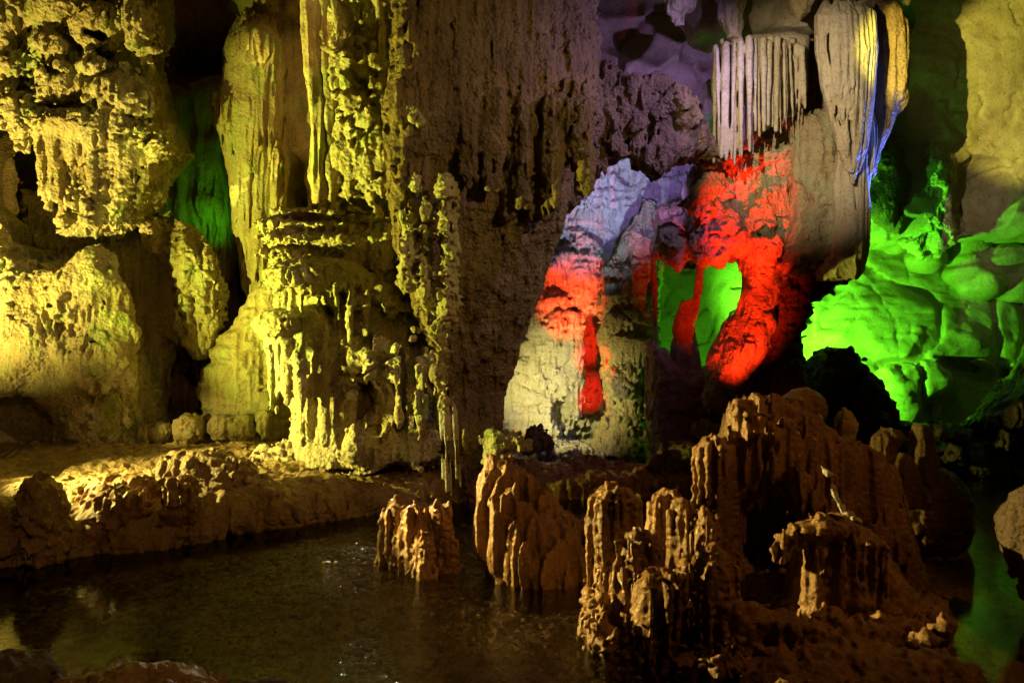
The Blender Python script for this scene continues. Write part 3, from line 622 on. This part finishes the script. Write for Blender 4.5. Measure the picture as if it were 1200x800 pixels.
for (x, w, y1, y2) in ((513, 1.2, 395, 560), (518, 1.6, 400, 575), (523, 1.1, 410, 580), (529, 1.3, 430, 560), (534, .9, 470, 570)):
    r.cap((x, y1, 8.42, w), (x + 6, y2, 8.4, w * 1.3), k=.02)
r.noise('fbm', .3, .012, 2)
r.build("calcite_strings", M_PALE, t)

# ------------------------------------------------------------------ left side
r = Rock(0.05, 79)  # added mass that keeps lemon light from passing behind the column
r.poly([(400, -90), (655, -90), (655, 180), (618, 300), (575, 400), (560, 540), (400, 540)], 12.35, 1.2, .2)
r.noise('fbm', .8, .12, 3)
tag(r.build("rear_light_block", M_BROWN), "dark rock block added close behind the giant column to stop stray light", "rock")
r = Rock(0.045, 80)
r.poly([(-200, -100), (470, -100), (470, 540), (-200, 540)], 14.2, .6, .3)
r.ell(250, 40, 13.6, 60, 60, .5)
r.noise('fbm', 1.1, .3, 3).noise('ridge', (.2, .2, 1.4), .06, 2)
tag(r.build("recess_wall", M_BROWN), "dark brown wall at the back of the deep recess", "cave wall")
r = Rock(0.03, 81)
r.poly([(186, 118), (205, 110), (232, 112), (240, 96), (258, 90), (268, 120), (276, 300), (262, 345), (215, 320), (190, 240)], 13.3, .3, .2)
r.drips(9, 190, 268, lambda u: 110, lambda u: 250 + 60 * u, 13.0, (5, 8), k=.07, dy=.08, taper=.5, jit=25)
r.noise('fbm', .4, .06, 2).noise('ridge', (.12, .12, 1), .03, 2)
tag(r.build("green_curtain", M_TAN), "dim green flowstone curtain deep in the dark recess", "flowstone")
r = Rock(0.026, 82)
r.poly([(286, -60), (400, -60), (400, 430), (345, 430), (318, 300), (320, 160), (326, 120), (322, 60), (286, 30)], 12.7, .35, .2)
r.ell(310, 8, 12.3, 50, 22, .35).ell(290, -10, 12.2, 26, 30, .4).ell(346, 234, 12.3, 14, 60, .5, k=.03, sub=True)
r.noise('fbm', .7, .12, 3).noise('fbm', .2, .025, 2)
tag(r.build("ochre_wall_panel", M_TAN), "smooth ochre wall panel behind the two slender pillars", "wall panel")
r = Rock(0.022, 83)
r.loft(12.0, [(24, 280, 322), (40, 270, 326), (75, 268, 334), (100, 268, 332), (140, 262, 330), (180, 266, 326), (230, 274, 320), (280, 280, 316), (330, 286, 312), (372, 292, 304)], dep=.42)
r.ell(299, 56, 11.75, 26, 26, .35).ell(266, 136, 11.8, 9, 20, .2)
r.noise('fbm', .6, .08, 3).noise('ridge', (.1, .1, 1.6), .045, 2).noise('ridge', (.05, .05, .5), .015, 1)
tag(r.build("hanging_column", M_TAN), "long fluted tan column hanging beside the dark recess", "column")
r = Rock(0.022, 84)
r.loft(11.9, [(165, 322, 328), (190, 320, 336), (240, 322, 332), (300, 316, 330), (360, 312, 326), (400, 306, 318)], dep=.2)
r.noise('fbm', .4, .05, 3).noise('ridge', (.08, .08, 1.2), .03, 2)
tag(r.build("thin_column", M_TAN), "thin ragged column between the fluted tan column and the black hollow", "column")
# big drapery mass top left
r = Rock(0.024, 85)
r.poly([(-80, -60), (190, -60), (182, 20), (180, 70), (188, 100), (196, 145), (205, 172), (192, 196), (180, 205), (150, 190), (60, 170), (20, 148), (-80, 152)], 11.5, .7, .3)
r.poly([(44, 150), (60, 130), (190, 140), (192, 196), (182, 232), (160, 262), (128, 275), (112, 270), (96, 246), (72, 225), (62, 190)], 11.1, .45, .25)
for (x, y, a, b) in ((18, 128, 34, 24), (18, 84, 26, 20), (5, 40, 24, 30), (70, 12, 34, 30), (66, 60, 26, 20), (72, 100, 34, 26), (120, 40, 34, 30), (168, 30, 12, 60), (150, 120, 34, 30), (110, 150, 60, 20), (185, 168, 18, 22), (20, 10, 24, 24)):
    r.ell(x, y, 10.75, a, b, .38, k=.05)
r.lumps(34, (95, 20, 180, 150), 10.6, (4, 9), dy=.1, k=.03, squash=(.4, .8))
r.drips(12, 52, 178, lambda u: 150, lambda u: 225 + 40 * math.sin(u * 3.1), 10.66, (6, 10), k=.05, dy=.08, taper=.5, jit=16, bulge=.1)
r.cap((24, 150, 10.9, 14), (26, 186, 10.9, 4)).ell(88, 262, 11.0, 24, 14, .3)
for pts, w in (([(2, 5), (10, 30)], 5), ([(42, 6), (46, 20)], 4), ([(56, 27), (70, 26), (84, 15)], 6), ([(14, 38), (26, 52)], 5), ([(30, 58), (44, 68)], 6), ([(48, 76), (64, 84), (80, 84)], 6), ([(6, 88), (12, 104)], 5),
        ([(18, 106), (46, 98)], 4), ([(0, 150), (26, 148), (48, 130)], 6), ([(172, 4), (162, 36), (158, 76)], 4), ([(72, 128), (100, 140)], 4), ([(134, 182), (132, 236)], 6), ([(88, 168), (90, 230)], 3), ([(168, 196), (160, 215)], 5),
        ([(105, 12), (125, 16)], 4), ([(100, 36), (118, 42)], 4), ([(104, 56), (124, 66)], 4), ([(112, 120), (150, 128)], 4), ([(150, 135), (178, 140)], 4), ([(182, 150), (172, 168)], 4)):
    r.crev(pts, 10.1, 10.9, w)
r.noise('fbm', .6, .11, 3).noise('billow', (.12, .12, .09), .04, 2, .6).noise('ridge', (.09, .09, .8), .045, 2, .5).noise('billow', .06, .012, 1).noise('crack', (.5, .5, .9), .04, 1)
tag(r.build("flowstone_mass", M_ROUGH), "huge craggy yellow flowstone mass overhanging the lower mound", "flowstone")
# mound
r = Rock(0.024, 86)
r.poly([(-100, 225), (-10, 238), (18, 262), (22, 285), (46, 292), (48, 312), (80, 310), (106, 326), (116, 350), (138, 368), (150, 395), (160, 425), (165, 460), (162, 500), (172, 545), (-100, 560)], 11.2, .95, .6, tilt=-.15)
r.ell(130, 400, 10.4, 26, 60, .35).drips(7, 92, 160, lambda u: 360 + 20 * u, lambda u: 480, 10.35, (6, 10), k=.06, dy=.1, jit=30)
r.ell(20, 500, 10.5, 50, 36, .6, sub=True, k=.3)
r.lumps(14, (-10, 270, 120, 460), 10.4, (14, 30), dy=.12, k=.2)
for a, b in (((95, 420), (92, 450)), ((108, 400), (112, 440)), ((120, 430), (124, 480)), ((138, 420), (136, 470)), ((150, 440), (152, 480)), ((104, 455), (106, 490))): r.crev([a, b], 9.9, 10.5, 3)
r.noise('fbm', .7, .12, 3).noise('billow', .15, .03, 3, .9).noise('ridge', (.10, .10, .45), .04, 2, .7).noise('pit', .12, .05, 1, .6).noise('billow', .06, .010, 1)
tag(r.build("flowstone_mound", M_ROUGH), "big rounded yellow flowstone mound beside the lake bank", "flowstone")
r = Rock(0.026, 87)
r.poly([(40, 225), (120, 262), (200, 255), (238, 285), (250, 330), (250, 400), (222, 405), (206, 396), (196, 430), (192, 500), (180, 545), (40, 545)], 12.2, .5, .35)
flow(r, .9)
tag(r.build("shaded_rock_mass", M_TAN), "shaded ochre rock mass between the mound and the black hollow", "rock")
r = Rock(0.022, 88)
r.loft(11.5, [(258, 206, 222), (275, 200, 236), (300, 198, 250), (340, 206, 258), (380, 212, 262), (405, 216, 254), (424, 226, 244)], dep=.35)
r.ell(184, 272, 11.4, 13, 17, .25)
popcorn(r, .8)
tag(r.build("jagged_outcrop", M_ROUGH), "jagged yellow outcrop hanging over the black hollow", "rock outcrop")
r = Rock(0.026, 89)
r.loft(11.5, [(330, 305, 345), (360, 290, 345), (385, 268, 345), (410, 248, 345), (450, 238, 340), (490, 240, 340), (520, 236, 345)], dep=.5)
r.noise('fbm', .5, .08, 3).noise('ridge', (.4, .4, .12), .03, 2).noise('ridge', (.1, .1, .4), .02, 1)
tag(r.build("sloping_flowstone", M_TAN), "smooth sloping flowstone bulge above the row of small boulders", "flowstone")
# ------------------------------------------------------------------ banks
def W2(px, py):
    """point of the water surface seen at a pixel"""
    Y = CAMZ * F / (py - 400); return ((px - 600) / F * Y, Y)
def rnd(a, b): return random.uniform(a, b)
random.seed(5)
shore = [W2(-90, 680), W2(0, 662), W2(90, 652), W2(200, 640), W2(300, 622), W2(400, 606), W2(500, 592), W2(560, 575)]
r = Rock(0.028, 100)
back = [(0.4, 13.2), (-10, 13.2)]
r.plan([(x, y + .25) for x, y in shore] + [(0.1, 11.0)] + back, -.4, .36, .18)
r.plan([(x, y + 1.0) for x, y in shore] + back, -.4, .5, .2)
r.plan([(x, y + 2.2) for x, y in shore] + back, -.4, .6, .2)
for i in range(len(shore) - 1):
    for j in range(3):
        u = (j + .5) / 3; x = shore[i][0] * (1 - u) + shore[i + 1][0] * u; y = shore[i][1] * (1 - u) + shore[i + 1][1] * u + .42
        px = 600 + x / y * F; s = F / y; py = 400 + (CAMZ - rnd(.22, .38)) * s
        r.ell(px, py + .17 * s, y, rnd(.30, .48) * s, rnd(.25, .33) * s, .42, k=.08)
r.noise('fbm', .6, .08, 3).noise('ridge', (.10, .10, .8), .035, 2).noise('billow', .14, .025, 2)
tag(r.build("rimstone_bank", M_BANK, floor=-.3), "long low rusty rimstone bank edging the lake below the lit flowstone", "rock bank")
def boulder(name, lab, cat, Y, ells, mat, seed, group=None, st=.7, h=.022, caps=(), fl=None):
    r = Rock(h, seed)
    for e in ells: r.ell(e[0], e[1], Y + (e[4] if len(e) > 4 else 0), e[2], e[3], k=.07)
    for c in caps: r.cap(*c)
    r.noise('fbm', .35, .07 * st, 3).noise('billow', .10, .04 * st, 2).noise('ridge', (.07, .07, .35), .03 * st, 1)
    return tag(r.build(name, mat, floor=fl), lab, cat, group)
g = "small boulders lined up at the foot of the wall"
boulder("boulder", "squat boulder at the dark end of the small boulder row", "boulder", 10.95, [(186, 508, 14, 15)], M_TAN, 110, g, .5)
boulder("boulder", "largest round boulder in the row under the sloping flowstone", "boulder", 10.95, [(221, 502, 20, 19)], M_TAN, 111, g, .5)
boulder("boulder", "wide low boulder with a flat top in the small boulder row", "boulder", 10.95, [(258, 500, 16, 15), (278, 504, 15, 13)], M_TAN, 112, g, .5)
boulder("boulder", "pale topped upright boulder in the small boulder row", "boulder", 10.95, [(287, 494, 12, 10), (288, 506, 10, 12)], M_TAN, 113, g, .5)
boulder("boulder", "mushroom shaped little rock ending the small boulder row", "boulder", 10.95, [(309, 488, 10, 8), (309, 502, 7, 14)], M_TAN, 114, g, .4)
boulder("jagged_rock", "pointed yellow rock at the foot of the mound", "rock", 10.8, [(98, 523, 18, 15), (112, 520, 10, 14)], M_ROUGH, 115)
boulder("jagged_rock", "crumbly yellow rock below the mound corner", "rock", 10.9, [(150, 514, 20, 10), (170, 510, 10, 14), (132, 515, 10, 12)], M_ROUGH, 116)
boulder("jagged_rock", "spiky yellow rock pile at the foot of the cascade", "rock", 9.9, [(312, 538, 16, 14), (340, 536, 20, 17), (356, 512, 9, 22), (372, 543, 12, 12), (330, 548, 24, 8)], M_ROUGH, 117, st=1.1)
boulder("lit_top_block", "blocky dripping rock with a lit crumbly top on the bank", "rock", 8.5, [(238, 552, 44, 24), (212, 556, 26, 20), (262, 560, 38, 26), (205, 560, 16, 16, -.1)], M_BANK, 118)
boulder("bank_boulder", "broad rusty boulder bulging over the lake edge", "boulder", 7.75, [(132, 612, 40, 34), (140, 590, 34, 20)], M_RUST, 119, fl=-.3)
boulder("bank_boulder", "low peaked dark boulder on the bank top", "boulder", 8.1, [(140, 580, 40, 20), (160, 574, 22, 18), (115, 588, 30, 14)], M_RUST, 120)
boulder("drip_pillar", "thin dripping pillar with a bulb foot hanging at the lake edge", "stalagmite", 7.9, [(210, 626, 14, 14), (207, 600, 8, 30), (226, 596, 7, 20)], M_RUST, 121, fl=-.3)
boulder("shore_stalagmite", "stout knobbly dark stalagmite at the lake edge, at the near end of the bank", "stalagmite", 7.2, [(46, 572, 22, 16), (50, 600, 28, 34), (50, 640, 30, 30), (12, 610, 22, 14), (-8, 602, 20, 14)], M_BANK, 122, fl=-.3)
# ledge across the middle
r = Rock(0.025, 130)
a, b = W2(545, 590), W2(850, 578)
r.plan([(a[0], a[1]), (b[0], b[1] - .1), (b[0] + .6, b[1] + .5), (a[0], b[1] + .7)], -.4, .30, .15)
for i in range(12):
    px = 560 + i * 24; r.ell(px, 560 + 2 * math.sin(i * 2.1), 10.6, 17, 18 + 3 * math.sin(i * 1.3), .3, k=.08)
r.noise('fbm', .5, .08, 3).noise('ridge', (.12, .12, .6), .04, 2).noise('billow', .1, .025, 2)
tag(r.build("low_ledge", M_RUST, floor=-.3), "low rusty rock ledge damming the back pool", "ledge")
boulder("ledge_rock", "knobbly yellow lit rock on the ledge beside the giant column", "rock", 9.6, [(578, 518, 15, 16), (600, 515, 10, 10), (577, 540, 10, 10), (618, 520, 8, 7)], M_ROUGH, 131, st=.9)
boulder("ledge_rock", "dark pointed rock on the ledge in front of the pale wall", "rock", 10.6, [(628, 512, 11, 12), (640, 518, 10, 10), (622, 524, 14, 8)], M_DARK, 132)
boulder("pool_rock", "small greyish rock at the far shore of the back pool", "rock", 12.0, [(822, 502, 12, 10), (845, 506, 22, 10)], M_TAN, 133, st=.5)
boulder("pool_rock", "dark low rock between the ledge and the stalagmite island", "rock", 10.4, [(800, 535, 26, 16), (775, 548, 18, 12)], M_DARK, 134, st=.5)

# fluted stump and little stalagmite group in the lake
r = Rock(0.016, 140)
r.loft(6.9, [(543, 580, 590), (552, 574, 604), (566, 570, 622), (584, 566, 642), (602, 564, 658), (625, 562, 678), (650, 566, 688), (668, 575, 696), (690, 580, 700)], dep=.42)
r.ell(628, 690, 6.7, 60, 16, .3, sub=True, k=.05)
r.noise('fbm', .4, .06, 2).noise('ridge', (.10, .10, 2.2), .08, 2).noise('ridge', (.05, .05, .6), .014, 1)
tag(r.build("fluted_stump", M_RUST, floor=-.25), "fluted wedge shaped stump rising from the lake before the giant column", "stalagmite")
t = thing("stalagmite_group", "small dark clump of wet stalagmites in the lake below the giant column", "stalagmites", W2(490, 666) + (0,))
for i, (rows, Y, m, ln) in enumerate((([(586, 452, 474), (610, 448, 480), (640, 446, 478), (668, 449, 480), (692, 449, 484)], 7.2, M_RUST, .1),
                               ([(590, 480, 500), (610, 474, 508), (640, 468, 512), (668, 466, 516), (692, 464, 516)], 7.05, M_RUST, 0),
                               ([(580, 504, 521), (600, 505, 526), (630, 510, 534), (668, 514, 542), (692, 514, 544)], 7.0, M_RUST, -.1),
                               ([(626, 494, 504), (640, 490, 506), (668, 488, 508), (692, 486, 510)], 6.8, M_RUST, 0))):
    r = Rock(0.014, 141 + i); r.loft(Y, rows, ratio=1.0, dome=.16, lean=ln)
    cx = (rows[1][1] + rows[1][2]) / 2; hw = (rows[1][2] - rows[1][1]) / 2
    for q in range(5):
        a = math.pi * (q + .5 + r.rng.uniform(-.2, .2)) / 5; x = cx - math.cos(a) * hw * .9; yy = Y - math.sin(a) * hw * Y / F * .9
        r.cap((x, rows[0][0] + 12, yy, 2.5), (x - math.cos(a) * 5 + r.rng.uniform(-3, 3), rows[0][0] + r.rng.uniform(60, 90), yy - .05, 3), k=.02)
    r.noise('fbm', .3, .05, 2).noise('ridge', (.07, .07, .8), .02, 2).noise('billow', .05, .01, 1)
    r.build("stalagmite", m, t, floor=-.25)

# ------------------------------------------------------------------ stalagmite island in front
t = thing("stalagmite_island", "large rusty island of fused stalagmites rising from the water in front", "stalagmite island", (2.0, 5.9, 0))
r = Rock(0.018, 150)
r.poly([(856, 498), (862, 480), (880, 468), (905, 468), (930, 476), (950, 490), (966, 507), (985, 522), (1012, 530), (1028, 548), (1040, 585), (1052, 620), (1062, 660), (1090, 720), (1050, 760), (830, 760), (836, 560), (846, 540)], 7.0, .4, .3)
for x0, y0, x1, y1, r0, r1 in ((868, 480, 864, 560, 9, 7), (884, 476, 882, 600, 10, 10), (903, 478, 902, 560, 9, 6), (925, 486, 926, 590, 12, 9), (948, 496, 950, 560, 10, 9), (965, 515, 962, 640, 12, 12),
        (985, 530, 990, 640, 13, 12), (1008, 538, 1022, 650, 12, 12), (1024, 552, 1050, 690, 11, 10), (1040, 600, 1075, 720, 9, 9), (1000, 545, 1004, 620, 9, 9), (940, 540, 930, 640, 12, 12)):
    r.cap((x0, y0, 6.56, r0), (x1 + 4, y1 + 30, 6.42, r1 * .8), k=.035)
r.ell(900, 640, 6.4, 42, 80, .4, sub=True, k=.15)
r.noise('fbm', .6, .06, 2).noise('ridge', (.11, .11, 1.3), .06, 2).noise('ridge', (.05, .05, .4), .012, 1)
r.build("crest", M_RUST, t, floor=-.2)
r = Rock(0.018, 151)
r.ell(930, 815, 5.6, 180, 74, .9, k=.2).ell(1040, 800, 5.9, 120, 84, .8, k=.2).ell(810, 790, 5.6, 100, 50, .5, k=.15).ell(1000, 745, 6.2, 110, 50, .6, k=.2).ell(920, 715, 6.3, 60, 44, .3, k=.15).ell(1070, 745, 6.2, 50, 56, .4, k=.15)
r.ell(1110, 805, 5.5, 56, 62, .5, k=.15).ell(880, 770, 5.6, 70, 44, .5, k=.12).ell(990, 835, 4.9, 180, 75, .5, k=.2)
r.drips(16, 850, 930, lambda u: 722 + 20 * u, lambda u: 790, 5.02, (4, 7), k=.05, dy=.04, taper=.8, jit=8)
r.lumps(22, (900, 720, 1110, 790), 5.2, (5, 16), dy=.15, k=.05)
r.noise('fbm', .5, .10, 4).noise('ridge', (.14, .14, .4), .03, 2, .8).noise('billow', .08, .022, 2)
r.build("base", M_RUST, t, floor=-.2)
r = Rock(0.014, 152)
for (x, y, a, b, Y) in ((725, 755, 36, 32, 5.35), (760, 782, 42, 34, 5.2), (812, 785, 46, 34, 5.1), (700, 735, 14, 34, 5.4), (850, 775, 36, 30, 5.05), (782, 735, 46, 40, 5.8), (738, 730, 34, 40, 5.6), (840, 745, 40, 40, 5.6)):
    r.ell(x, y, Y, a, b, .3, k=.08)
r.noise('fbm', .3, .06, 2).noise('billow', .07, .04, 2).noise('pit', .09, .05, 1, .5)
r.build("crusty_foot", M_RUST, t, floor=-.2)
SM = (  # rows, distance, ribs
    ([(570, 700, 734), (590, 692, 748), (620, 690, 752), (690, 691, 758), (740, 692, 762), (790, 692, 765)], 5.6, 7),
    ([(620, 732, 760), (640, 724, 768), (680, 720, 772), (740, 714, 776), (790, 710, 782)], 5.35, 5),
    ([(660, 740, 786), (680, 732, 800), (740, 732, 806), (800, 734, 810)], 5.15, 6),
    ([(632, 818, 852), (655, 810, 868), (690, 806, 872), (740, 803, 876), (800, 803, 880)], 5.15, 8),
    ([(571, 766, 792), (590, 757, 802), (630, 757, 806), (680, 762, 808), (720, 764, 810)], 6.35, 4),
    ([(583, 788, 810), (600, 784, 818), (640, 782, 824), (720, 784, 830)], 6.15, 3),
    ([(508, 820, 848), (525, 814, 858), (570, 812, 862), (620, 812, 864), (720, 812, 870)], 6.5, 6),
    ([(590, 812, 834), (610, 808, 846), (660, 806, 850), (720, 804, 850)], 6.0, 3),
)
for i, (rows, Y, nr) in enumerate(SM):
    r = Rock(0.012, 160 + i)
    cx = (rows[2][1] + rows[2][2]) / 2; hw = (rows[2][2] - rows[2][1]) / 2; d = hw * Y / F
    rows = [(a, b + (cx - b) * .16, c + (cx - c) * .16) for a, b, c in rows]
    r.loft(Y, rows, ratio=1.0, dome=d * 1.1)
    y0, y1 = rows[0][0], rows[-1][0]
    for q in range(nr):
        a = math.pi * (q + r.rng.uniform(.2, .8)) / nr; x = cx - math.cos(a) * hw * .9; yy = Y - math.sin(a) * d * .9
        ym = y0 + (y1 - y0) * r.rng.uniform(.35, .5); xx = x + r.rng.uniform(-3, 3)
        r.cap((x + (cx - x) * .5, y0 + 6, yy + d * .4, 2.5), (x, y0 + 20, yy, 3.0), k=.03)
        r.cap((x, y0 + 18, yy, 3.0), (xx, ym, yy - .01, r.rng.uniform(2, 3.4)), k=.018)
        r.cap((xx, ym, yy - .01, 2.6), (xx + r.rng.uniform(-4, 4), y0 + (y1 - y0) * r.rng.uniform(.75, 1), yy - .04, r.rng.uniform(2, 4)), k=.018)
    r.noise('fbm', .35, .03, 2).noise('ridge', (.05, .05, .6), .010, 1).noise('billow', .05, .008, 1)
    r.build("stalagmite", M_RUST, t, floor=-.2)
def part(name, Y, ells, mat, seed, st=.6, h=.016, drips=None):
    r = Rock(h, seed)
    for e in ells: r.ell(e[0], e[1], Y + (e[4] if len(e) > 4 else 0), e[2], e[3], k=.06)
    if drips: r.drips(*drips[0], **drips[1])
    r.noise('fbm', .35, .06 * st, 3).noise('billow', .08, .025 * st, 2).noise('ridge', (.07, .07, .5), .03 * st, 1)
    return r.build(name, mat, t, floor=-.2)
part("round_head", 7.0, [(940, 480, 26, 24), (925, 492, 24, 18)], M_RUST, 170, .3)
part("lump", 5.95, [(972, 625, 28, 20), (944, 634, 26, 18), (1000, 650, 34, 30), (975, 680, 46, 50), (1020, 700, 40, 50), (985, 720, 56, 40), (985, 690, 62, 52), (975, 725, 78, 40)], M_RUST, 171, .5,
     drips=((8, 940, 1040, lambda u: 640, lambda u: 705, 5.62, (5, 9)), dict(k=.05, dy=.05, taper=.7, jit=10)))
part("crusty_lip", 5.62, [(925, 634, 16, 13), (945, 624, 18, 12), (970, 616, 18, 12), (916, 648, 8, 10)], M_RUST, 172, 1.0, h=.012)
part("crusty_lip", 6.28, [(868, 474, 12, 10), (862, 492, 6, 14), (880, 488, 6, 14), (900, 496, 5, 10), (925, 497, 9, 9), (934, 502, 5, 6)], M_RUST, 173, .7, h=.012)
part("knob", 7.1, [(990, 500, 8, 16), (990, 515, 9, 14)], M_TAN, 174, .4)
r = Rock(0.01, 175)
pts = [(962, 546, 1.6), (970, 556, 2.2), (976, 572, 2.4), (983, 590, 2), (992, 602, 2.8), (1008, 612, 2)]
for a, b in zip(pts, pts[1:]): r.cap((a[0], a[1], 6.16, a[2]), (b[0], b[1], 6.16, b[2]), k=.02)
r.cap((994, 604, 6.0, 3), (985, 612, 5.98, 2), k=.02)
r.noise('fbm', .12, .02, 2).noise('billow', .05, .012, 1)
r.build("calcite_vein", M_PALE, t)
t = thing("stubby_stalagmites", "rounded boulder topped by three stubby stalagmites beside the island", "stalagmites", P(1085, 640, 7.8))
part("boulder", 7.8, [(1085, 590, 46, 46), (1065, 600, 34, 50), (1100, 610, 34, 40)], M_RUST, 180, .6)
for i, (rows, Y) in enumerate((([(502, 1036, 1056), (512, 1026, 1062), (530, 1024, 1050), (570, 1030, 1048), (590, 1026, 1050)], 7.7),
                               ([(498, 1070, 1088), (510, 1064, 1092), (540, 1068, 1097), (580, 1070, 1094), (595, 1066, 1096)], 7.6),
                               ([(527, 1052, 1064), (535, 1047, 1070), (560, 1050, 1072), (590, 1050, 1076)], 7.45))):
    r = Rock(0.016, 181 + i); r.loft(Y, rows, ratio=1.0); r.noise('fbm', .3, .05, 2).noise('ridge', (.07, .07, .7), .02, 1)
    r.build("stalagmite", M_RUST, t)

# rocks at the bottom edge
g = "wet rocks at the near water edge"
boulder("wet_rock", "dark wet rock in the bottom corner of the lake", "rock", 4.3, [(10, 805, 60, 34)], M_DARK, 190, g, .5, fl=-.3)
boulder("wet_rock", "long wet brown rock with a glinting edge at the bottom", "rock", 4.4, [(140, 815, 80, 34), (190, 818, 70, 34)], M_RUST, 191, g, .5, fl=-.3)
boulder("wet_rock", "barely emerging wet rock near the long brown one", "rock", 4.4, [(312, 828, 44, 30)], M_DARK, 192, g, .4, fl=-.3)
for o in bpy.data.objects:
    if '_o' in o: del o['_o']
print("verts", sum(s[1] for s in STAT), "script s", round(time.time() - T0, 1))
